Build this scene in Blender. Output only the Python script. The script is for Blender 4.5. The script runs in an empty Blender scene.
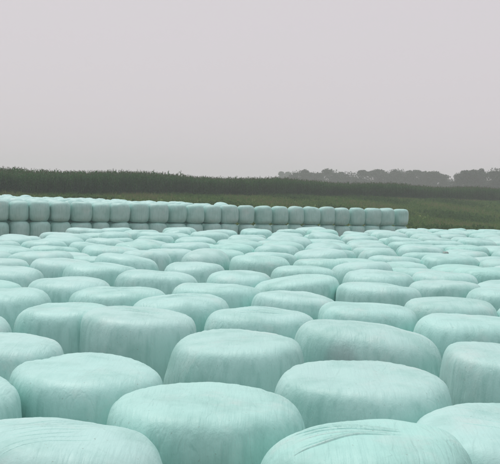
import bpy, math, random
import numpy as np
from mathutils import Matrix, Vector

R_ = math.radians
random.seed(7)
rng = np.random.default_rng(11)
S = bpy.context.scene
COL = S.collection

# ------------------------------------------------------------------ camera
cam = bpy.data.cameras.new('camera'); co = bpy.data.objects.new('camera', cam); COL.objects.link(co)
cam.sensor_width = 36.0; FPX = 900.0; cam.lens = 36.0 * FPX / 500; cam.clip_end = 4000; cam.clip_start = 0.05
EYE = 2.47
co.matrix_world = (Matrix.Translation((0, 0, EYE)) @ Matrix.Rotation(R_(90) - math.atan(38.75 / FPX), 4, 'X')
                   @ Matrix.Rotation(math.atan(.029), 4, 'Z'))
S.camera = co

# ------------------------------------------------------------------ sky, sun, exposure
SUN_EL, SUN_AZ = R_(62), R_(-35)
W = bpy.data.worlds.new('World'); S.world = W; W.use_nodes = True
nt = W.node_tree; nt.nodes.clear()
o_ = nt.nodes.new('ShaderNodeOutputWorld'); bg = nt.nodes.new('ShaderNodeBackground'); mx = nt.nodes.new('ShaderNodeMix')
sk = nt.nodes.new('ShaderNodeTexSky'); sk.sky_type = 'NISHITA'; sk.sun_disc = False
sk.sun_elevation = SUN_EL; sk.sun_rotation = SUN_AZ; sk.dust_density = 6; sk.air_density = 1.0
mx.data_type = 'RGBA'; mx.inputs['Factor'].default_value = .94        # an even overcast veil over the clear sky
nt.links.new(sk.outputs[0], mx.inputs[6]); mx.inputs[7].default_value = (7.1, 6.68, 6.95, 1)
nt.links.new(mx.outputs[2], bg.inputs[0]); bg.inputs[1].default_value = .1
nt.links.new(bg.outputs[0], o_.inputs[0])
sl = bpy.data.lights.new('sun', 'SUN'); so = bpy.data.objects.new('sun', sl); COL.objects.link(so)
sl.energy = 1.5; sl.angle = R_(30); sl.color = (1, .97, .93)
d_ = Vector((math.sin(SUN_AZ) * math.cos(SUN_EL), -math.cos(SUN_AZ) * math.cos(SUN_EL) * -1, math.sin(SUN_EL)))
so.rotation_euler = d_.to_track_quat('Z', 'Y').to_euler(); so.location = (0, 0, 30)
S.view_settings.view_transform = 'Standard'; S.view_settings.look = 'None'
S.view_settings.exposure = 0.0; S.view_settings.gamma = 1; S.view_settings.use_curve_mapping = False
S.cycles.use_denoising = True
S.cycles.max_bounces = 6; S.cycles.diffuse_bounces = 4; S.cycles.volume_bounces = 1
S.cycles.transparent_max_bounces = 8

# ------------------------------------------------------------------ helpers
def tag(o, label=None, cat=None, group=None, kind=None):
    for k, v in (('label', label), ('category', cat), ('group', group), ('kind', kind)):
        if v: o[k] = v
    return o

def mesh_np(name, V, F, mats, smooth=True, mi=None):
    """mesh from numpy vertices and a face array (all faces alike in size)"""
    me = bpy.data.meshes.new(name)
    V = np.asarray(V, np.float32); F = np.asarray(F, np.int32)
    n, k = F.shape
    me.vertices.add(len(V)); me.vertices.foreach_set('co', V.ravel())
    me.loops.add(n * k); me.loops.foreach_set('vertex_index', F.ravel())
    me.polygons.add(n); me.polygons.foreach_set('loop_start', np.arange(0, n * k, k, dtype=np.int32))
    me.polygons.foreach_set('loop_total', np.full(n, k, np.int32))
    for m in (mats if isinstance(mats, (list, tuple)) else [mats]): me.materials.append(m)
    if mi is not None: me.polygons.foreach_set('material_index', np.asarray(mi, np.int32))
    me.polygons.foreach_set('use_smooth', np.full(n, smooth, bool))
    me.update(calc_edges=True); me.validate()
    return me

def link(name, me, parent=None):
    o = bpy.data.objects.new(name, me); COL.objects.link(o)
    if parent: o.parent = parent
    return o

class N:
    """tiny node-graph writer"""
    def __init__(s, name):
        s.m = bpy.data.materials.new(name); s.m.use_nodes = True; s.t = s.m.node_tree
        s.b = s.t.nodes['Principled BSDF']; s.tc = s.t.nodes.new('ShaderNodeTexCoord')
        s.oi = s.t.nodes.new('ShaderNodeObjectInfo')
    def put(s, sock, v):
        if hasattr(v, 'is_output'): s.t.links.new(v, sock)
        elif isinstance(v, (tuple, list)) and len(v) == 3 and sock.type == 'RGBA': sock.default_value = (*v, 1)
        else: sock.default_value = v
    def math(s, op, *a, clamp=False):
        n = s.t.nodes.new('ShaderNodeMath'); n.operation = op; n.use_clamp = clamp
        for i, v in enumerate(a): s.put(n.inputs[i], v)
        return n.outputs[0]
    def vmath(s, op, *a):
        n = s.t.nodes.new('ShaderNodeVectorMath'); n.operation = op
        for i, v in enumerate(a): s.put(n.inputs[i], v)
        return n.outputs['Value' if op in ('DOT_PRODUCT', 'LENGTH', 'DISTANCE') else 0]
    def noise(s, vec, scale, detail=3, rough=.55, dist=0.):
        n = s.t.nodes.new('ShaderNodeTexNoise'); s.put(n.inputs['Vector'], vec)
        for k, v in (('Scale', scale), ('Detail', detail), ('Roughness', rough), ('Distortion', dist)): s.put(n.inputs[k], v)
        return n.outputs['Fac']
    def ramp(s, v, a, b, lo=0., hi=1.):
        n = s.t.nodes.new('ShaderNodeMapRange'); n.interpolation_type = 'SMOOTHSTEP'
        for i, x in enumerate((v, a, b, lo, hi)): s.put(n.inputs[i], x)
        return n.outputs[0]
    def mix(s, f, a, b, blend='MIX'):
        n = s.t.nodes.new('ShaderNodeMix'); n.data_type = 'RGBA'; n.blend_type = blend
        s.put(n.inputs[0], f); s.put(n.inputs[6], a); s.put(n.inputs[7], b); return n.outputs[2]
    def fmix(s, f, a, b):
        n = s.t.nodes.new('ShaderNodeMix'); n.data_type = 'FLOAT'
        s.put(n.inputs[0], f); s.put(n.inputs[2], a); s.put(n.inputs[3], b); return n.outputs[0]
    def mapping(s, vec, rot=0., scale=(1, 1, 1), loc=(0, 0, 0)):
        n = s.t.nodes.new('ShaderNodeMapping'); s.put(n.inputs['Vector'], vec)
        n.inputs['Rotation'].default_value = (0, 0, rot); n.inputs['Scale'].default_value = scale
        n.inputs['Location'].default_value = loc; return n.outputs[0]
    def bump(s, h, strength, dist, nrm=None):
        n = s.t.nodes.new('ShaderNodeBump'); s.put(n.inputs['Height'], h)
        n.inputs['Strength'].default_value = strength; n.inputs['Distance'].default_value = dist
        if nrm: s.t.links.new(nrm, n.inputs['Normal'])
        return n.outputs[0]
    def out(s, col, rough=.8, nrm=None, spec=.3):
        s.put(s.b.inputs['Base Color'], col); s.put(s.b.inputs['Roughness'], rough)
        s.b.inputs['Specular IOR Level'].default_value = spec
        if nrm: s.t.links.new(nrm, s.b.inputs['Normal'])
        return s.m

# ------------------------------------------------------------------ materials
def film(name, tint=(.475, .795, .745), stain=None, pleat=1.0):
    """pale mint stretch film in overlapping bands over silage"""
    g = N(name); P = g.tc.outputs['Object']
    off = g.vmath('SCALE', (7.3, 3.1, 5.7)); g.put(off.node.inputs['Scale'], g.math('MULTIPLY', g.oi.outputs['Random'], 9.))
    Q = g.vmath('ADD', P, off)
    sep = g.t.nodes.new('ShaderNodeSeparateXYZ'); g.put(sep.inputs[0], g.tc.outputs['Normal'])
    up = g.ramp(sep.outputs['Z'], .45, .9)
    # bands of film crossing over the bale's end, each with its own streak direction
    h = g.noise(g.mapping(Q, .3, (22, 2.2, 3)), 1, 3)
    edges = 0.0
    for a, o, w in ((1.25, .05, .22), (2.25, -.12, .2), (.35, .14, .19), (2.9, .02, .16)):
        wob = g.math('MULTIPLY', g.math('SUBTRACT', g.noise(Q, 3, 1), .5), .10)
        t = g.math('ADD', g.vmath('DOT_PRODUCT', P, (math.cos(a), math.sin(a), 0)), wob)
        t = g.math('ABSOLUTE', g.math('SUBTRACT', t, o))
        inside = g.ramp(t, w - .006, w + .006, 1, 0)
        hi = g.noise(g.mapping(Q, -a, (26, 2, 3)), 1, 3)
        h = g.fmix(inside, h, g.math('ADD', hi, .05))
        edges = g.math('MAXIMUM', edges, g.ramp(g.math('ABSOLUTE', g.math('SUBTRACT', t, w)), 0., .012, 1, 0))
    side = g.noise(g.mapping(Q, 0, (15, 15, 1.1)), 1, 4, .6)
    side2 = g.noise(g.mapping(Q, 0, (40, 40, 4)), 1, 2)
    H = g.fmix(up, g.math('ADD', side, g.math('MULTIPLY', side2, .35)), h)
    # thin crisp creases where the film is drawn tight
    def crease(v): return g.ramp(g.math('ABSOLUTE', g.math('SUBTRACT', v, .5)), 0., .045, 1, 0)
    cs = crease(g.noise(g.mapping(Q, 0, (6, 6, .9)), 1, 3, .6, .3)); ct = crease(g.noise(g.mapping(Q, .9, (5, 1.1, 2)), 1, 3, .6, .4))
    gate = g.ramp(g.noise(g.vmath('ADD', Q, (3, 1, 8)), 2.6, 2), .46, .62)
    cr = g.math('MULTIPLY', g.fmix(up, cs, ct), gate)
    H = g.math('SUBTRACT', H, g.math('MULTIPLY', cr, .28))
    nrm = g.bump(H, .24 * pleat, .035)
    nrm = g.bump(g.noise(Q, 26, 5, .68, 1.2), .22, .012, nrm)
    # colour of the film, crop showing through, dust
    base = g.mix(g.oi.outputs['Random'], tint, tuple(c * k for c, k in zip(tint, (1.05, .985, 1.0))))
    thin = g.ramp(g.noise(Q, 2.3, 5, .62), .42, .70, 0, .55)
    base = g.mix(thin, base, (.29, .575, .52))
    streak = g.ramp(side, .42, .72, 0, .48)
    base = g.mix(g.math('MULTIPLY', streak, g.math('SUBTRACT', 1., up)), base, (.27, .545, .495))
    dust = g.ramp(g.noise(g.vmath('ADD', Q, (4, 9, 2)), 1.7, 6, .7), .52, .74, 0, .5)
    base = g.mix(dust, base, (.60, .745, .715))
    base = g.mix(g.math('MULTIPLY', edges, g.math('MULTIPLY', up, .07)), base, (.30, .50, .45))
    speck = g.ramp(g.noise(Q, 45, 2, .5), .70, .76, 0, .45)
    base = g.mix(speck, base, (.25, .30, .26))
    if stain:
        d = g.vmath('DISTANCE', P, stain)
        d = g.math('ADD', d, g.math('MULTIPLY', g.noise(P, 9, 3), .1))
        base = g.mix(g.ramp(d, .10, .27, .55, 0), base, (.36, .45, .45))
    g.b.inputs['Subsurface Weight'].default_value = 0
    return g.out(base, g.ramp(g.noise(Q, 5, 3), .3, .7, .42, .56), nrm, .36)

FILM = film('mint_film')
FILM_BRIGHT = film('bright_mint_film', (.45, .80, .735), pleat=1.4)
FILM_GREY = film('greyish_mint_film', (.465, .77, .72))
FILM_STACK = film('shaded_mint_film', (.43, .715, .665))  # same film, tint darkened to paint in the shade on the stack's upright faces
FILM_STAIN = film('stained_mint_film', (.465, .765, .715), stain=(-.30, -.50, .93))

def plain(name, c, c2=None, rough=.8, scale=6., spec=.2, bump=0, thin=0.):
    g = N(name); P = g.tc.outputs['Object']
    col = c
    if c2: col = g.mix(g.ramp(g.noise(P, scale, 4, .6), .35, .65), c, c2)
    nrm = g.bump(g.noise(P, scale * 3, 4), bump, .05) if bump else None
    m = g.out(col, rough, nrm, spec)
    if thin:                                                # light passing through a leaf
        tr = g.t.nodes.new('ShaderNodeBsdfTranslucent'); ms = g.t.nodes.new('ShaderNodeMixShader'); g.put(tr.inputs[0], col); ms.inputs[0].default_value = thin
        g.t.links.new(g.b.outputs[0], ms.inputs[1]); g.t.links.new(tr.outputs[0], ms.inputs[2]); g.t.links.new(ms.outputs[0], g.t.nodes['Material Output'].inputs[0])
    return m

LEAF = plain('corn_leaf', (.030, .118, .022), (.050, .150, .032), .6, .45, thin=.4)
TASSEL = plain('corn_tassel', (.10, .115, .05), (.075, .10, .04), .8, 2)
GRASS_A = plain('olive_grass', (.085, .19, .036), (.13, .205, .050), .8, .12, thin=.4)
GRASS_B = plain('green_weed', (.050, .135, .026), (.075, .165, .036), .8, .3, thin=.4)
GRASS_C = plain('dry_straw', (.20, .185, .09), (.15, .16, .07), .8, .3, thin=.4)
TREE_LEAF = plain('tree_leaf', (.026, .048, .026), (.042, .066, .034), .7, .35)
BARK = plain('bark', (.10, .08, .06), (.16, .13, .10), .9, 3)
SILAGE = plain('chopped_silage', (.40, .47, .45), (.52, .60, .57), .9, 30, bump=.5)

def soil():
    g = N('field_soil'); P = g.tc.outputs['Object']
    n = g.noise(P, .5, 6, .65); f = g.noise(P, 9, 5, .7)
    c = g.mix(g.ramp(n, .4, .62), (.13, .095, .06), (.19, .145, .095))
    c = g.mix(g.ramp(f, .45, .7, 0, .6), c, (.09, .085, .045))
    s = g.t.nodes.new('ShaderNodeSeparateXYZ'); g.put(s.inputs[0], P)
    up = g.math('SUBTRACT', g.math('DIVIDE', s.outputs['Y'], 1.875), g.math('MULTIPLY', s.outputs['X'], .444))
    k = g.ramp(g.math('ADD', up, g.math('MULTIPLY', g.noise(P, .25, 3), 10)), 40, 48)
    c = g.mix(k, c, g.mix(g.ramp(g.noise(P, .8, 5, .7), .4, .65), (.085, .17, .035), (.135, .18, .05)))
    return g.out(c, .95, g.bump(f, .6, .06), .1)
SOIL = soil()

# ------------------------------------------------------------------ terrain
def sstep(x, a, b):
    t = np.clip((x - a) / (b - a), 0, 1); return t * t * (3 - 2 * t)
K = 1.875                                                  # depth stretch of the site plan
def ground_z(x, y):
    x = np.asarray(x, float); y = np.asarray(y, float) / K
    return -.73 * sstep(y - .257 * x, 17.5, 26) + 2.95 * sstep(y - .444 * x, 42, 76)

ax = np.concatenate([-np.geomspace(690, 40, 26)[:-1], np.linspace(-40, 60, 101), np.geomspace(60, 690, 26)[1:]])
ay = np.concatenate([np.linspace(-55, 0, 12)[:-1], np.linspace(0, 210, 169), np.geomspace(210, 690, 18)[1:]])
X, Y = np.meshgrid(ax, ay); Z = ground_z(X, Y)
Z = Z + (np.sin(X * 1.7 + Y * .6) * np.sin(Y * 1.3 - X * .4) * .03) * (sstep(np.hypot(X, Y), 24, 30))
nx, ny = len(ax), len(ay)
ii = (np.arange(ny - 1)[:, None] * nx + np.arange(nx - 1)[None]).ravel()
tag(link('ground', mesh_np('ground', np.c_[X.ravel(), Y.ravel(), Z.ravel()],
    np.c_[ii, ii + 1, ii + nx + 1, ii + nx], SOIL)), kind='structure')

# ------------------------------------------------------------------ bale meshes
def waves(P, k, n, r):
    """smooth pseudo-noise: a few random plane waves"""
    out = np.zeros(len(P))
    for _ in range(n):
        d = r.normal(size=3); d /= np.linalg.norm(d)
        out += np.sin(P @ d * k * r.uniform(.7, 1.4) + r.uniform(0, 6.28))
    return out / math.sqrt(n)

def bale_verts(R, H, seed, nu=72, nv=34, n_top=5.8, n_bot=6.0, taper=.06, tilt=.03, tilt_dir=None, dome=.025, lump=1., ell=.05):
    r = np.random.default_rng(seed)
    ph = np.linspace(-math.pi / 2, math.pi / 2, 4001)
    e = np.where(ph > 0, 2 / n_top, 2 / n_bot)
    pr = np.abs(np.cos(ph)) ** e; pz = np.sign(ph) * np.abs(np.sin(ph)) ** e
    pr[0] = pr[-1] = 0
    L = np.r_[0, np.cumsum(np.hypot(np.diff(pr), np.diff(pz)))]
    t = np.linspace(0, L[-1], nv)[1:-1]
    pr = np.interp(t, L, pr); pz = np.interp(t, L, pz)
    th = np.linspace(0, 2 * math.pi, nu, endpoint=False)
    A, rr = np.meshgrid(th, pr); zz = np.meshgrid(th, pz)[1]
    A = A.ravel(); rr = rr.ravel(); zz = zz.ravel()
    zn = (zz + 1) / 2
    # plan outline: slightly oval, flattened where neighbours press
    f = 1 + ell * np.cos(2 * (A - r.uniform(0, 3.14)))
    for _ in range(4):
        f -= r.uniform(.015, .045) * np.maximum(0, np.cos(A - r.uniform(0, 6.28))) ** 10
    f *= 1 - taper * zn ** 1.6 + .02 * np.sin(zn * math.pi)
    P0 = np.c_[np.cos(A) * rr, np.sin(A) * rr, zz]
    side = sstep(rr, .55, .95)
    flute = np.zeros(len(A))
    for _ in range(7):
        m = r.integers(9, 40)
        flute += (1 - np.abs(np.sin(m * .5 * A + r.uniform(0, 6.28) + zz * r.uniform(-.6, .6)))) ** 3 * r.uniform(.3, 1)
    x = np.cos(A) * rr * f * R; y = np.sin(A) * rr * f * R; z = zn * H
    P = np.c_[x, y, z]
    bump = waves(P, 4.2, 8, r) * .013 + waves(P, 9, 8, r) * .008 + waves(P, 20, 9, r) * .0035
    bump *= lump
    out = P0 * np.array([1, 1, .9]); out /= np.linalg.norm(out, axis=1)[:, None]
    P = P + out * (bump * sstep(zn, .02, .2) + flute * .0035 * side * sstep(zn, .05, .3))[:, None]
    top = sstep(zn, .55, 1.)
    P[:, 2] += dome * (1 - np.minimum(1, rr) ** 2) * top
    td = r.uniform(0, 6.28) if tilt_dir is None else tilt_dir
    P[:, 2] += (np.cos(td) * P[:, 0] + np.sin(td) * P[:, 1]) * tilt * top
    for _ in range(2):                                       # shallow dents pressed into the top
        dx, dy = r.uniform(-.35, .35, 2)
        P[:, 2] -= .014 * np.exp(-((P[:, 0] - dx) ** 2 + (P[:, 1] - dy) ** 2) / .02) * top * lump
    P[:, 2] = np.maximum(P[:, 2], 0)
    k = nv - 2
    V = np.vstack([P, [[0, 0, 0]], [[*P[-nu:, :2].mean(0), P[-nu:, 2].mean()]]])
    return V, nu, k

def bale_faces(nu, k):
    i = np.arange(nu); j = (i + 1) % nu
    F = [np.c_[i + a * nu, j + a * nu, j + (a + 1) * nu, i + (a + 1) * nu] for a in range(k - 1)]
    b = nu * k; t = b + 1; a = (k - 1) * nu
    F.append(np.c_[np.full(nu, b), j, i, i][:, [0, 1, 2, 2]])
    F.append(np.c_[np.full(nu, t), i + a, j + a, j + a][:, [0, 1, 2, 2]])
    return np.vstack(F)

def bale_mesh(name, mat, R, H, seed, **kw):
    V, nu, k = bale_verts(R, H, seed, **kw)
    me = bpy.data.meshes.new(name)
    F = bale_faces(nu, k)
    faces = [tuple(q) if q[2] != q[3] else tuple(q[:3]) for q in F.tolist()]
    me.from_pydata(V.tolist(), [], faces); me.materials.append(mat)
    me.polygons.foreach_set('use_smooth', np.ones(len(me.polygons), bool)); me.update()
    return me, V, nu, k

# nearest bales, each with its own shape: x, y, R, H, material, extra shape, label
B, Gm, Br, St = FILM, FILM_GREY, FILM_BRIGHT, FILM_STAIN
HERO = [
 (-1.01, 4.78, 0.62, 1.145, B, dict(tilt=.06, tilt_dir=3.6, dome=0.052, n_top=5.4), 'large mint bale with fine diagonal film pleats in the bottom left corner'),
 (-0.26, 5.75, 0.64, 1.145, Br, dict(dome=.012, n_top=6.2, taper=.07), 'big round front bale at bottom centre, left of the bale with gathered folds'),
 (0.67, 4.80, 0.60, 1.145, Br, dict(dome=0.055, n_top=5.2, tilt=.04, tilt_dir=0), 'bright mint bale with gathered film folds on top, bottom edge right of centre'),
 (1.62, 5.55, 0.65, 1.090, B, dict(dome=0.043, n_top=5.4, tilt=.05, tilt_dir=0.4), 'pale smooth bale in the bottom right corner beside the one with gathered folds'),
 (-2.04, 5.95, 0.57, 1.145, B, {}, 'bale cut by the left picture edge just above the bottom left corner bale'),
 (-1.19, 6.68, 0.63, 1.145, B, dict(dome=.008, n_top=8.0, taper=.05), 'wide even-topped mint bale directly behind the bottom left corner bale'),
 (0.87, 6.65, 0.67, 1.145, Gm, dict(dome=.008, n_top=7.9, taper=.10), 'greyish mint bale with upward tapering sides directly behind the gathered-fold bale'),
 (2.28, 7.84, 0.64, 1.145, Gm, dict(dome=.008, n_top=8.0, taper=.12, tilt=.04, tilt_dir=2.8), 'grey-mint bale cut by the right picture edge, behind the bottom right corner bale'),
 (-2.14, 7.71, 0.60, 1.145, B, dict(n_top=6.4), 'bale half cut by the left picture edge, behind the wide even-topped bale'),
 (-0.10, 8.12, 0.70, 1.145, Gm, dict(dome=.008, n_top=8.8, taper=.13), 'boxy grey-mint bale tapering upward, just behind the big round front bale'),
 (1.20, 8.93, 0.69, 1.145, St, dict(n_top=5.3, tilt=.10, tilt_dir=2.9, dome=0.043, ell=.09), 'sloping bale with a dusky grey stain on its front, behind the tapering greyish bale'),
 (0.15, 10.04, 0.64, 1.145, B, dict(n_top=5.5), 'pale bale with a bruised top, left behind the bale with the grey stain'),
 (2.48, 9.78, 0.66, 1.170, B, dict(n_top=5.8), 'wide low mint bale right of the stained bale, reaching to the right picture edge'),
 (-2.00, 9.83, 0.57, 1.170, B, dict(n_top=6.1), 'left one of two touching bales behind the wide even-topped bale'),
 (-1.16, 9.47, 0.65, 1.170, Gm, dict(dome=.008, n_top=8.3), 'right one of two touching bales, shaded side beside the boxy grey-mint bale'),
 (-2.94, 8.84, 0.66, 1.170, B, {}, 'bale showing only a rounded shoulder at the left picture edge at mid height'),
 (1.43, 10.56, 0.61, 1.170, B, dict(n_top=6.4, taper=.03), 'low oblong mint bale standing right behind the stained sloping bale'),
 (-1.68, 11.59, 0.66, 1.170, B, dict(n_top=5.5), 'pale bale behind the two touching bales, on their left'),
 (-0.43, 12.43, 0.65, 1.170, B, dict(n_top=6.1), 'long pale bale behind the bruised bale, left of the wedge-topped one'),
 (0.71, 13.81, 0.68, 1.170, Br, dict(n_top=7.0, tilt=.12, tilt_dir=.2), 'mint bale with a wedge-shaped top slanting down to the left, mid field centre'),
 (0.62, 11.70, 0.60, 1.170, B, dict(n_top=5.8), 'pale bale directly in front of the wedge-topped bale'),
 (1.90, 13.27, 0.67, 1.170, B, dict(n_top=6.4, taper=.04), 'flat oblong bale behind the low oblong bale, touching its right neighbour'),
 (3.07, 13.99, 0.60, 1.170, Gm, dict(n_top=6.1), 'oblong bale with faint vertical stains, right of the flat oblong bale'),
 (2.22, 15.33, 0.65, 1.170, B, dict(n_top=5.5), 'smooth rounded bale behind the flat oblong bale'),
 (3.40, 15.55, 0.60, 1.170, B, dict(n_top=5.8), 'pale bale behind the oblong bale with faint vertical stains'),
 (3.75, 12.97, 0.60, 1.170, B, dict(n_top=5.4), 'round-topped bale cut by the right picture edge at mid field'),
 (2.55, 11.28, 0.60, 1.170, Gm, dict(n_top=6.7, dome=0.031), 'low grey-mint bale in front of the bale with faint vertical stains'),
 (1.00, 15.98, 0.60, 1.170, Br, dict(n_top=5.8), 'brighter mint bale directly behind the wedge-topped bale'),
 (-0.16, 14.59, 0.60, 1.170, B, dict(n_top=5.4, tilt=.06, tilt_dir=1.2), 'pale bale left of and a little behind the wedge-topped bale'),
 (-0.97, 16.17, 0.60, 1.170, B, {}, 'mint bale behind the long pale bale of the centre left'),
 (0.24, 18.51, 0.70, 1.170, Br, dict(n_top=5.3), 'broad bright mint bale standing well behind the wedge-topped bale'),
 (1.48, 18.14, 0.66, 1.170, Br, dict(n_top=5.5), 'bright mint bale touching the broad bright bale on its right'),
 (-3.05, 20.06, 0.70, 1.170, B, dict(n_top=5.4), 'broad pale bale near the left, before the two-high stack'),
 (-5.01, 24.84, 0.70, 1.170, B, dict(n_top=5.4), 'broad pale bale at the left end of the field, nearest the bare brown gap'),
 (-5.25, 29.03, 0.70, 1.170, B, {}, 'last pale bale at the back left of the field, just before the stack'),
 (-3.31, 16.06, 0.66, 1.170, B, dict(n_top=5.7), 'left of a pair of mint bales in the left middle of the field'),
 (-2.48, 15.26, 0.66, 1.170, B, dict(n_top=5.7), 'right of a pair of mint bales in the left middle of the field'),
 (-4.97, 21.70, 0.60, 1.170, B, dict(n_top=5.3), 'rounded pale bale on the left, just before the bare brown gap'),
 (-5.97, 22.61, 0.60, 1.170, B, {}, 'pale bale at the left picture edge below the lower row of the stack'),
 (-5.15, 19.04, 0.70, 1.170, B, dict(n_top=5.4), 'pale bale at the left picture edge in front of the rounded pale bale'),
 (-2.55, 12.71, 0.66, 1.170, B, dict(n_top=5.3), 'domed pale bale at left, behind the bale at the left picture edge'),
 (-3.85, 14.21, 0.66, 1.170, B, dict(n_top=5.4), 'bale half cut by the left picture edge, behind the domed pale bale'),
 (-1.42, 14.07, 0.66, 1.170, B, dict(n_top=5.5), 'oval pale bale left of the long pale bale'),
 (-0.83, 10.90, 0.66, 1.170, B, dict(n_top=5.4), 'pale bale with creased top between the two touching bales and the bruised bale'),
 (-3.05, 11.02, 0.66, 1.170, B, dict(n_top=5.4), 'big shaded bale at the left picture edge in front of the domed pale bale'),
]
placed = []
hero_obj = []
for i, (x, y, R, H, m, kw, lab) in enumerate(HERO):
    res = dict(nu=176, nv=92) if i < 11 else dict(nu=120, nv=60) if i < 23 else dict(nu=84, nv=40)
    me, V, nu, k = bale_mesh('wrapped_bale', m, R, H, 100 + i, **{**res, **kw, 'n_top': kw.get('n_top', 5.8) + 1.4})
    o = link('wrapped_bale', me); o.location = (x, y, float(ground_z(x, y)))
    tag(o, lab, 'bale', 'wrapped bales standing in the field')
    placed.append((x, y / K, R)); hero_obj.append((o, V, nu, k))

def top_z(V, x, y):
    """height of a bale's upper surface at a local x, y (inverse-distance of near vertices)"""
    T = V[V[:, 2] > .6]
    d2 = (T[:, 0] - x) ** 2 + (T[:, 1] - y) ** 2
    j = np.argsort(d2)[:6]; w = 1 / (d2[j] + 1e-5)
    return float((T[j, 2] * w).sum() / w.sum())

def film_fold(parent, V, pts, w, h, mat):
    """a gathered crease of film: low ridge along a curve lying on the bale's top"""
    pts = np.array(pts, float); t = np.linspace(0, 1, len(pts)); tt = np.linspace(0, 1, 26)
    xs = np.interp(tt, t, pts[:, 0]); ys = np.interp(tt, t, pts[:, 1])
    for _ in range(3):
        xs[1:-1] = (xs[:-2] + xs[2:] + 2 * xs[1:-1]) / 4; ys[1:-1] = (ys[:-2] + ys[2:] + 2 * ys[1:-1]) / 4
    dx = np.gradient(xs); dy = np.gradient(ys); l = np.hypot(dx, dy); px, py = -dy / l, dx / l
    vs, fs = [], []
    prof = ((-1, -.35), (-.45, .45), (0, 1), (.28, .5), (.4, -.35))
    for q in range(26):
        s = math.sin(math.pi * tt[q]) ** .5
        for (a, b) in prof:
            X_, Y_ = xs[q] + px[q] * a * w * (.4 + .6 * s), ys[q] + py[q] * a * w * (.4 + .6 * s)
            vs.append((X_, Y_, top_z(V, X_, Y_) + b * h * s - .002))
    for q in range(25):
        for a in range(4):
            c = q * 5 + a; fs.append((c, c + 1, c + 6, c + 5))
    link('film_fold', mesh_np('film_fold', vs, fs, mat), parent)

o, V, nu, k = hero_obj[2]
for q in range(9):
    a0 = -.20 + q * .045
    film_fold(o, V, [(-.43 + .02 * (q % 3), a0 - .05), (-.25, a0 + .02 + random.uniform(-.02, .02)), (-.05, a0 * .55 + .03), (.14 + .05 * (q % 2), a0 * .35 + .02)],
              random.uniform(.014, .024), random.uniform(.009, .018), Br)
o, V, nu, k = hero_obj[0]
for q in range(9):
    c = -.30 + q * .07
    film_fold(o, V, [(-.32 + .05 * (q % 2), c - .22), (0, c + random.uniform(-.012, .012)), (.24 - .03 * (q % 3), c + .14)],
              random.uniform(.012, .018), random.uniform(.004, .008), B)
o, V, nu, k = hero_obj[3]
for q in range(3):
    c = -.2 + q * .16
    film_fold(o, V, [(-.34, c + .12), (-.1, c + .02), (.18, c - .1)], .014, .007, B)
for hi in (11, 14, 17, 43):                                # creased tops further back
    o, V, nu, k = hero_obj[hi]
    for q in range(3):
        c = random.uniform(-.25, .2); a = random.uniform(-.2, .2)
        film_fold(o, V, [(-.3, c - a), (0, c), (.28, c + a)], .02, .013, o.data.materials[0])

# ------------------------------------------------------------------ the rest of the field, in staggered rows
ORD = ['', 'first', 'second', 'third', 'fourth', 'fifth', 'sixth', 'seventh', 'eighth', 'ninth', 'tenth', 'eleventh', 'twelfth',
       'thirteenth', 'fourteenth', 'fifteenth', 'sixteenth', 'seventeenth', 'eighteenth', 'nineteenth', 'twentieth', 'twenty-first',
       'twenty-second', 'twenty-third', 'twenty-fourth', 'twenty-fifth', 'twenty-sixth', 'twenty-seventh', 'twenty-eighth', 'twenty-ninth', 'thirtieth']
VAR = [bale_mesh('wrapped_bale', [FILM, FILM, FILM_GREY, FILM, FILM_BRIGHT, FILM][q % 6], .60, 1.2, 500 + q, nu=64, nv=30,
                 n_top=random.uniform(4.6, 7), taper=random.uniform(.02, .09), tilt=random.uniform(0, .13), dome=random.uniform(.0, .03), ell=random.uniform(.03, .14))[0]
       for q in range(14)]
EDGE = np.array([(-14, 10.2), (-8, 11), (-6.3, 12.3), (-5.6, 13.6), (-5.4, 16), (0, 17.3), (4.8, 19.4), (9.8, 24.3), (16, 24.6)])
ROW = .88
fill = []
for row in range(0, 27):                                   # the site plan's depth is laid out in units of K metres
    y0 = 2.6 + row * ROW
    half = y0 * .56 + 1.2
    x = -half + (row % 2) * .6 - .3
    while x < half:
        X_ = x + random.uniform(-.16, .16); Y_ = y0 + random.uniform(-.2, .2); R = random.uniform(.56, .64)
        lim = np.interp(X_, EDGE[:, 0], EDGE[:, 1])
        if Y_ < lim and Y_ > 2.3 and not (Y_ < 6.2 and abs(X_) < Y_ * .52 + .3):
            fill.append([X_, Y_, R, row])
        x += 1.22
# settle: push apart what overlaps; the hand-placed ones stay
for it in range(60):
    A = np.array([(q[0], q[1], q[2]) for q in fill]); Hh = np.array(placed)
    allp = np.vstack([A, Hh])
    for i in range(len(fill)):
        d = A[i, :2] - allp[:, :2]; n = np.hypot(d[:, 0], d[:, 1] * 1.35); n[i] = 9
        m = (A[i, 2] + allp[:, 2]) * .96
        c = np.where(n < m)[0]
        for j in c:
            s = (m[j] - n[j]) / max(n[j], .05) * (.5 if j < len(fill) else .8)
            fill[i][0] += d[j, 0] * s * .6; fill[i][1] += d[j, 1] * s * .6
keep = []
for i, q in enumerate(fill):                               # what found no room goes
    ok = all(math.hypot(q[0] - p[0], (q[1] - p[1]) * 1.35) > (q[2] + p[2]) * .86 for p in placed) and \
         all(math.hypot(q[0] - p[0], (q[1] - p[1]) * 1.35) > (q[2] + p[2]) * .86 for p in keep)
    if ok and q[1] < np.interp(q[0], EDGE[:, 0], EDGE[:, 1]) + .4: keep.append(q)
near = lambda x, y, R: any(math.hypot(x - p[0], (y - p[1]) * 1.5) < (R + p[2]) * .95 for p in placed + keep)
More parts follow.
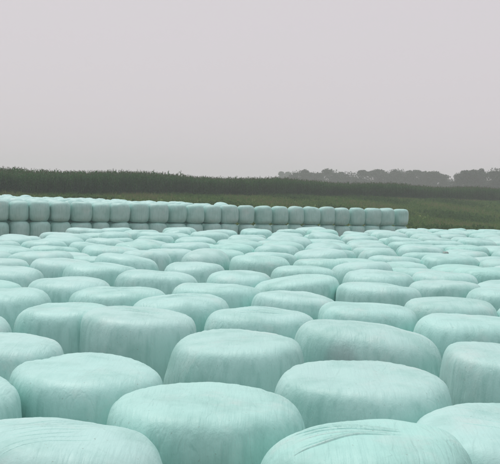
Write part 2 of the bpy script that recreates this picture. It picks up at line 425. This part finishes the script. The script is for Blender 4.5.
for _ in range(7000):                                       # late-comers dropped into the holes left over
    X_ = random.uniform(-14, 15); Y_ = random.uniform(6.6, 24.4); R = random.uniform(.56, .62)
    if abs(X_) > Y_ * .54 + .6 or Y_ > np.interp(X_, EDGE[:, 0], EDGE[:, 1]) + .2 or near(X_, Y_, R): continue
    keep.append([X_, Y_, R, max(0, round((Y_ - 2.6) / ROW))])
rows = {}
for q in keep: rows.setdefault(q[3], []).append(q)
for row, qs in rows.items():
    qs.sort(key=lambda q: q[0])
    c = 0
    for q in qs:
        inview = abs(q[0]) < q[1] * .52 + .55
        if inview: c += 1
        o = link('wrapped_bale', VAR[random.randrange(14)])
        o.location = (q[0], q[1] * K, float(ground_z(q[0], q[1] * K)))
        o.rotation_euler = (0, 0, random.uniform(0, 6.28))
        s = q[2] / .60 * 1.05; o.scale = (s * random.uniform(.96, 1.05), s * random.uniform(.96, 1.05), random.uniform(.92, 1.03))
        if not inview:
            side = 'left' if q[0] < 0 else 'right'
            nout = sum(1 for p in qs if p[0] * q[0] > 0 and abs(p[0]) <= abs(q[0]) and abs(p[0]) >= p[1] * .52 + .55)
            lab = 'mint bale past the %s picture edge, %s out in the %s field row' % (side, ORD[nout], ORD[row + 1])
        else:
            depth = 'mint bale' if row < 9 else 'small mint bale' if row < 16 else 'tiny far mint bale'
            lab = '%s, %s from left in the %s field row from the front' % (depth, ORD[c], ORD[row + 1])
        tag(o, lab, 'bale', 'wrapped bales standing in the field')
NFIELD = len(keep)

# ------------------------------------------------------------------ the two-high stack
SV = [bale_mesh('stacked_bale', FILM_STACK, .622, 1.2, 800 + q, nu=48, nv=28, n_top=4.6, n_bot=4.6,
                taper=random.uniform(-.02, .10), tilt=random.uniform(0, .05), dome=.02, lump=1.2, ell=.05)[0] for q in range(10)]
e0 = Vector((-14.3, 27.4 * K)); e1 = Vector((11.5, 34.05 * K)); ed = (e1 - e0).normalized(); en = Vector((-ed.y, ed.x))
NB = 24; STEP = (e1 - e0).length / (NB - .5)
rest = []
for i in range(NB + 4):                                     # i counts from the right end to the left
    p = e1 - ed * (STEP * (i + .5))
    deep = max(1, int(round((i - 10) * 1.5)))
    for rk in range(deep):
        c = p + en * (rk * 1.22 + .63)
        jx, jy = random.uniform(-.06, .06), random.uniform(-.18, .08)
        gz = float(ground_z(c.x, c.y))
        for lay in (0, 1):
            if lay == 0 and 2 < rk < deep - 2: continue          # bales buried inside the block
            if rk == 0:
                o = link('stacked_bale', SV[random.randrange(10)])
                o.location = (c.x + jx * lay, c.y + jy, gz + 1.19 * lay - .0)
                o.rotation_euler = (random.uniform(-.03, .03) * lay, random.uniform(-.045, .045) * lay, random.uniform(0, 6.28))
                o.scale = (random.uniform(.97, 1.03), random.uniform(.97, 1.03), random.uniform(.975, 1.02))
                tag(o, '%s-layer bale of the two-high stack, %s from its right end' % (('lower', 'upper')[lay], ORD[i + 1]),
                    'bale', 'bales in the two-high stack')
            else:
                rest.append((c.x, c.y, gz + 1.19 * lay, lay))
LV = [bale_verts(.62, 1.2, 900 + q, nu=26, nv=14, n_top=3.6, taper=.03, tilt=.05, dome=.06) for q in range(5)]
BV, BF, off = [], [], 0
for (x, y, z, lay) in rest:
    V, nu, k = LV[random.randrange(5)]
    a = random.uniform(0, 6.28); c, s = math.cos(a), math.sin(a); sc = random.uniform(.95, 1.02)
    hs = 1.0 if not lay else random.uniform(.97, 1.08)
    BV.append(np.c_[(V[:, 0] * c - V[:, 1] * s) * sc + x, (V[:, 0] * s + V[:, 1] * c) * sc + y, V[:, 2] * hs + z])
    F = bale_faces(nu, k); F = np.vstack([F[:, :3], F[:-2 * nu][:, [0, 2, 3]]])
    BF.append(F + off); off += len(V)
if BV:
    tag(link('bale_block', mesh_np('bale_block', np.vstack(BV), np.vstack(BF), FILM)),
        'mass of mint bales stacked behind the front row of the two-high stack', 'bales', kind='stuff')

# ------------------------------------------------------------------ odd bits lying on the field
def lump_mesh(name, mat, r, flat, seed):
    q = np.random.default_rng(seed); nu, nv = 22, 12
    V, F = [], []
    for a in range(1, nv):
        for b in range(nu):
            t, p = math.pi * a / nv, 2 * math.pi * b / nu
            V.append((math.sin(t) * math.cos(p), math.sin(t) * math.sin(p), math.cos(t)))
    V = np.array(V); V *= (r * (1 + .16 * waves(V, 4, 6, q) + .07 * waves(V, 11, 6, q)))[:, None]
    V[:, 2] *= flat; V = np.vstack([V, [[0, 0, V[:, 2].max()]], [[0, 0, V[:, 2].min()]]]); V[:, 2] -= V[:, 2].min()
    faces = [(a * nu + b, (a + 1) * nu + b, (a + 1) * nu + (b + 1) % nu, a * nu + (b + 1) % nu) for a in range(nv - 2) for b in range(nu)]
    t = (nv - 1) * nu
    faces += [(t, b, (b + 1) % nu) for b in range(nu)] + [(t + 1, (nv - 2) * nu + (b + 1) % nu, (nv - 2) * nu + b) for b in range(nu)]
    me = bpy.data.meshes.new(name); me.from_pydata(V.tolist(), [], faces); me.materials.append(mat)
    me.polygons.foreach_set('use_smooth', np.ones(len(me.polygons), bool)); me.update(); return me
dg = bpy.context.evaluated_depsgraph_get(); dg.update()
for (tx, ty, nm, mat, r, fl, lab, cat) in (
    (4.9, 11.45, 'silage_clump', SILAGE, .068, .7, 'small grey clump of torn film and silage lying on the bales at right', 'clump'),):
    for t in range(60):                                     # nearest spot that is the top of a bale
        hit, loc, *_ = S.ray_cast(dg, (tx + .03 * t * math.cos(t), ty * K + .03 * t * math.sin(t), 5), (0, 0, -1))
        if hit and loc.z > 1.05:
            e = Vector((0, 0, EYE)); v = loc + Vector((0, 0, .03)) - e
            if not S.ray_cast(dg, e, v.normalized(), distance=v.length - .02)[0]: break
    o = link(nm, lump_mesh(nm, mat, r, fl, 5)); o.location = (loc.x, loc.y, loc.z - .025)
    tag(o, lab, cat)

# ------------------------------------------------------------------ plants: many small strips in one mesh each
def strips(paths, widths, wd):
    """paths (n,k,3), widths (n,k), wd (n,3) sideways direction -> verts, quads"""
    n, k, _ = paths.shape
    L = paths - wd[:, None, :] * widths[..., None] / 2; Rr = paths + wd[:, None, :] * widths[..., None] / 2
    V = np.stack([L, Rr], 2).reshape(-1, 3)
    b = (np.arange(n) * 2 * k)[:, None] + (np.arange(k - 1) * 2)[None]
    b = b.ravel(); return V, np.c_[b, b + 1, b + 3, b + 2]

def corn_plant(seed):
    r = np.random.default_rng(seed); H = 2.35 * r.uniform(.94, 1.06); paths, ws, wd, mi = [], [], [], []
    for a in (0, math.pi / 2):
        lean = r.uniform(-.08, .08, 2)
        paths.append([(lean[0] * t, lean[1] * t, H * t) for t in (0, .4, .75, 1)]); ws.append((.05, .045, .035, .02)); wd.append((math.cos(a), math.sin(a), 0)); mi.append(0)
    for q in range(13):
        z0 = H * (.02 + .9 * q / 13); a = q * 3.14 + r.uniform(-.5, .5); L = r.uniform(.55, .85) * (1 - .35 * abs(q / 13 - .45)); c, s = math.cos(a), math.sin(a)
        up = r.uniform(.3, .5) + .02 * q; dr = r.uniform(.15, .5)
        paths.append([(0, 0, z0), (c * L * .35, s * L * .35, z0 + L * up), (c * L * .72, s * L * .72, z0 + L * (up * 1.15)), (c * L, s * L, z0 + L * (up - dr))])
        ws.append((.07, .13, .10, .015)); wd.append((-s, c, 0)); mi.append(0)
    for q in range(6):
        a = r.uniform(0, 6.28); L = r.uniform(.15, .28); sp = r.uniform(.05, .18); c, s = math.cos(a), math.sin(a)
        paths.append([(0, 0, H - .05), (c * sp * .4, s * sp * .4, H + L * .5), (c * sp * .8, s * sp * .8, H + L * .8), (c * sp, s * sp, H + L)])
        ws.append((.012, .022, .02, .008)); wd.append((-s, c, 0)); mi.append(1)
    V, F = strips(np.array(paths), np.array(ws), np.array(wd)); return V, F, np.repeat(mi, 3)

def scatter(templates, pts, yaw, sc, which, zs=None):
    VV, FF, MM, off = [], [], [], 0
    for t, (V, F, M) in enumerate(templates):
        j = np.where(which == t)[0]
        if not len(j): continue
        c, s = np.cos(yaw[j])[:, None], np.sin(yaw[j])[:, None]; k = sc[j][:, None]
        kz = k if zs is None else zs[j][:, None]
        P = np.stack([(V[None, :, 0] * c - V[None, :, 1] * s) * k + pts[j, 0:1], (V[None, :, 0] * s + V[None, :, 1] * c) * k + pts[j, 1:2], V[None, :, 2] * kz + pts[j, 2:3]], 2)
        VV.append(P.reshape(-1, 3)); FF.append((F[None] + (np.arange(len(j)) * len(V))[:, None, None]).reshape(-1, F.shape[1]) + off)
        MM.append(np.tile(M, len(j))); off += len(j) * len(V)
    return np.vstack(VV), np.vstack(FF), np.concatenate(MM)

# corn field: rows along its edge
c0 = np.array([-44., 54.3 * K]); cd = np.array([1., .444 * K]); cd /= np.linalg.norm(cd); cn = np.array([-cd[1], cd[0]])
pts = []
for rk in range(17):
    t = np.arange(0, 160, .32 if rk < 4 else .46); t = t + rng.uniform(-.09, .09, len(t))
    gap = rng.uniform(size=len(t)) > .05; t = t[gap]
    w = rk * .72 + rng.uniform(-.1, .1, len(t)) + .5 * np.sin(t * .21) + .35 * np.sin(t * .67 + 1) - 13 * np.clip(1 - t / 75, 0, 1)
    pts.append(c0[None] + cd[None] * t[:, None] + cn[None] * w[:, None])
pts = np.vstack(pts); pts = np.c_[pts, ground_z(pts[:, 0], pts[:, 1]) - .03]
hs = 1 + .07 * np.sin(pts[:, 0] * .31) + .05 * np.sin(pts[:, 0] * 1.1 + pts[:, 1] * .7) + rng.normal(0, .05, len(pts))
T = [corn_plant(q) for q in range(8)]
V, F, M = scatter(T, pts, rng.uniform(0, 6.28, len(pts)), np.full(len(pts), 1.05), rng.integers(0, 8, len(pts)), hs)
tag(link('corn_field', mesh_np('corn_field', V, F, [LEAF, TASSEL], False, M)), 'tall dark green corn crop standing in a long strip behind the stack', 'corn', kind='stuff')

# grass and weeds on the bank
def tuft(seed, n, h, sp, w, mats):
    r = np.random.default_rng(seed); paths, ws, wd, mi = [], [], [], []
    for q in range(n):
        a = r.uniform(0, 6.28); c, s = math.cos(a), math.sin(a); b = r.uniform(.02, sp); H = h * r.uniform(.5, 1.1); o = r.uniform(0, sp * .5)
        paths.append([(c * o, s * o, 0), (c * (o + b * .5), s * (o + b * .5), H * .65), (c * (o + b * 1.4), s * (o + b * 1.4), H)])
        ws.append((w, w * .9, w * .15)); wd.append((-s, c, 0)); mi.append(mats[r.integers(len(mats))])
    V, F = strips(np.array(paths), np.array(ws), np.array(wd)); return V, F, np.repeat(mi, 2)
def forb(seed):
    r = np.random.default_rng(seed); paths, ws, wd, mi = [], [], [], []
    H = r.uniform(.6, 1.0)
    for q in range(16):
        a = r.uniform(0, 6.28); c, s = math.cos(a), math.sin(a); z = H * r.uniform(.15, 1); L = r.uniform(.12, .3)
        paths.append([(c * .03, s * .03, z * .6), (c * L * .6, s * L * .6, z), (c * L, s * L, z * .95)]); ws.append((.02, .13, .03)); wd.append((-s, c, 0)); mi.append(1)
    V, F = strips(np.array(paths), np.array(ws), np.array(wd)); return V, F, np.repeat(mi, 2)
T = [tuft(q, 7, .42, .22, .05, [0, 0, 1]) for q in range(4)] + [tuft(q + 9, 7, .6, .25, .035, [2, 2, 0]) for q in range(3)] + [forb(q + 30) for q in range(4)]
n = 60000
u = rng.uniform(0, 1, n); px = rng.uniform(-36, 62, n); sv = 31 + (75 - 31) * u ** 1.1
gy = sv + .444 * px
inside = (gy - .257 * px) > 31.1 + 1.6
past = px > 11.8
ok = np.where(past, (gy > 26.2) & (gy - .257 * px > 25), inside & (gy - .257 * px > 34))
patch = np.sin(px * .35 + gy * .21) + np.sin(px * .13 - gy * .4 + 2) + rng.normal(0, .7, n)
which = np.where(patch > 1.5, 4 + rng.integers(0, 3, n), np.where(patch < -1.2, 7 + rng.integers(0, 4, n), rng.integers(0, 4, n)))
# keep clear of the deep bales behind the stack's front row
clear = np.ones(n, bool)
if rest:
    RP = np.array([(q[0], q[1]) for q in rest if q[3]])
    for a in range(0, n, 4000):
        dd = np.min(np.hypot(px[a:a + 4000, None] - RP[None, :, 0], gy[a:a + 4000, None] * K - RP[None, :, 1]), 1); clear[a:a + 4000] = dd > .75
ok &= clear
px, gy, which = px[ok], gy[ok], which[ok]; n = len(px)
gp = np.c_[px, gy * K, ground_z(px, gy * K) - .02]
V, F, M = scatter(T, gp, rng.uniform(0, 6.28, n), rng.uniform(.8, 1.5, n), which, rng.uniform(.35, 1.0, n) * np.where(which > 6, .75, 1))
tag(link('bank_grass', mesh_np('bank_grass', V, F, [GRASS_A, GRASS_B, GRASS_C], False, M)), 'rough olive grass and weeds on the bank before the corn', 'grass', kind='stuff')
# sparse weeds on the bare strip between the field and the stack
n = 2200
px = rng.uniform(-16, 13, n); gy = (.257 * px + rng.uniform(19.5, 30.2, n)) * K
ok = gy > (np.interp(px, EDGE[:, 0], EDGE[:, 1]) + 1.2) * K
px, gy = px[ok], gy[ok]; n = len(px)
V, F, M = scatter(T, np.c_[px, gy, ground_z(px, gy) - .01], rng.uniform(0, 6.28, n), rng.uniform(.4, .8, n), rng.integers(0, 7, n), rng.uniform(.25, .6, n))
tag(link('strip_weeds', mesh_np('strip_weeds', V, F, [GRASS_A, GRASS_B, GRASS_C], False, M)), 'sparse weeds on the bare earth before the stack', 'weeds', kind='stuff')

# ------------------------------------------------------------------ far trees
def tree(x, y, H, w, seed, lab):
    r = np.random.default_rng(seed); z0 = float(ground_z(x, y))
    root = bpy.data.objects.new('far_tree', None); COL.objects.link(root); root.location = (x, y, z0); root.empty_display_size = .5
    tag(root, lab, 'tree', 'trees on the skyline')
    # trunk with limbs
    V, F = [], []
    def tube(a, b, ra, rb, n=7):
        a, b = Vector(a), Vector(b); d = (b - a).normalized(); s = d.orthogonal().normalized(); t = d.cross(s); k = len(V)
        for p, rr in ((a, ra), (b, rb)):
            for q in range(n):
                an = 6.283 * q / n; V.append(tuple(p + (s * math.cos(an) + t * math.sin(an)) * rr))
        for q in range(n): F.append((k + q, k + (q + 1) % n, k + n + (q + 1) % n, k + n + q))
    tube((0, 0, 0), (0, 0, H * .35), .28, .22); tube((0, 0, H * .35), (.2, .1, H * .7), .22, .10); tube((.2, .1, H * .7), (.25, 0, H * .92), .10, .03)
    lobes = [(0, 0, H * .70, w * .36, H * .22), (0, 0, H * .45, w * .42, H * .26), (0, 0, H * .25, w * .45, H * .2)]
    for q in range(12):
        a = r.uniform(0, 6.28); rad = w * r.uniform(.12, .34); z = H * r.uniform(.14, .88)
        tp = 1 - .55 * max(0, z / H - .6) / .4
        lobes.append((math.cos(a) * rad * tp, math.sin(a) * rad * tp, z, w * r.uniform(.11, .24), H * r.uniform(.07, .15)))
        tube((0, 0, z * .6), (math.cos(a) * rad * tp, math.sin(a) * rad * tp, z), .10, .03, 5)
    link('trunk', mesh_np('trunk', V, F, BARK), root)
    n = 11000
    li = r.integers(0, len(lobes), n); L = np.array(lobes)[li]
    d = r.normal(size=(n, 3)); d /= np.linalg.norm(d, axis=1)[:, None]
    rad = r.uniform(.1, 1.16, n) ** .6
    c = L[:, :3] + d * rad[:, None] * L[:, [3, 3, 4]]
    c[:, 2] = np.minimum(c[:, 2], H * r.uniform(.97, 1.0, n))
    s = r.uniform(.24, .46, n)[:, None]
    a = r.normal(size=(n, 3)); a /= np.linalg.norm(a, axis=1)[:, None]; b = np.cross(a, r.normal(size=(n, 3))); b /= np.linalg.norm(b, axis=1)[:, None]
    Vv = np.stack([c - a * s, c + b * s * .6, c + a * s, c - b * s * .6], 1).reshape(-1, 3)
    link('crown', mesh_np('crown', Vv, np.arange(4 * n).reshape(n, 4), TREE_LEAF, False), root)

TREES = [(283, 171, 12, 430, 'small pale tree standing alone at the left end of the far treeline'),
 (297, 168.5, 18, 265, 'first dark tree at the left end of the continuous far treeline'), (312, 170, 20, 272, 'second tree from the left of the continuous far treeline'),
 (329, 167.5, 21, 262, 'third tree from the left of the continuous far treeline'), (346, 169.5, 21, 270, 'fourth tree from the left of the continuous far treeline'),
 (362, 168.5, 20, 262, 'fifth tree from the left of the continuous far treeline'), (378, 168, 22, 268, 'sixth tree from the left of the continuous far treeline'),
 (395, 166.5, 24, 260, 'tallest middle tree of the continuous far treeline, seventh from its left end'), (412, 168, 22, 264, 'third tree from the right end of the continuous far treeline'),
 (428, 169.5, 20, 262, 'second tree from the right end of the continuous far treeline'), (441, 172.5, 17, 262, 'low tree at the right end of the continuous treeline, beside the gap'),
 (463, 168.5, 20, 236, 'left tree of the pair standing apart between two gaps'), (475, 168.0, 17, 236, 'right tree of the pair standing apart between two gaps'),
 (493, 166, 22, 225, 'tree at the right picture edge, past the second gap'), (508, 165, 24, 222, 'tree cut by the right picture edge')]
for q, (px_, ty, wpx, d, lab) in enumerate(TREES):
    d = min(d * 1.65, 640)
    yh = 193.25 + .029 * (px_ - 250); top = EYE + (yh - ty) / FPX * d
    x = (px_ - 250) / FPX * d; z0 = float(ground_z(x, d))
    tree(x, d, top - z0, wpx / FPX * d * 1.5, 60 + q, lab)

# ------------------------------------------------------------------ haze in the air
bm_v = [(x, y, z) for z in (-2.5, 22.5) for (x, y) in ((-700, -65), (700, -65), (700, 700), (-700, 700))]
hm = N('haze_air'); hm.t.nodes.remove(hm.b); vol = hm.t.nodes.new('ShaderNodeVolumePrincipled')
vol.inputs['Color'].default_value = (.905, .935, .965, 1); vol.inputs['Density'].default_value = .00115
vol.inputs['Anisotropy'].default_value = 0.1
hm.t.links.new(vol.outputs[0], hm.t.nodes['Material Output'].inputs['Volume'])
me = bpy.data.meshes.new('haze'); me.from_pydata(bm_v, [], [(3, 2, 1, 0), (4, 5, 6, 7), (0, 1, 5, 4), (1, 2, 6, 5), (2, 3, 7, 6), (3, 0, 4, 7)])
me.materials.append(hm.m)
tag(link('haze', me), 'thin pale haze hanging over the whole field', 'haze', kind='stuff')
print('field fill', NFIELD, 'stack rest', len(rest))
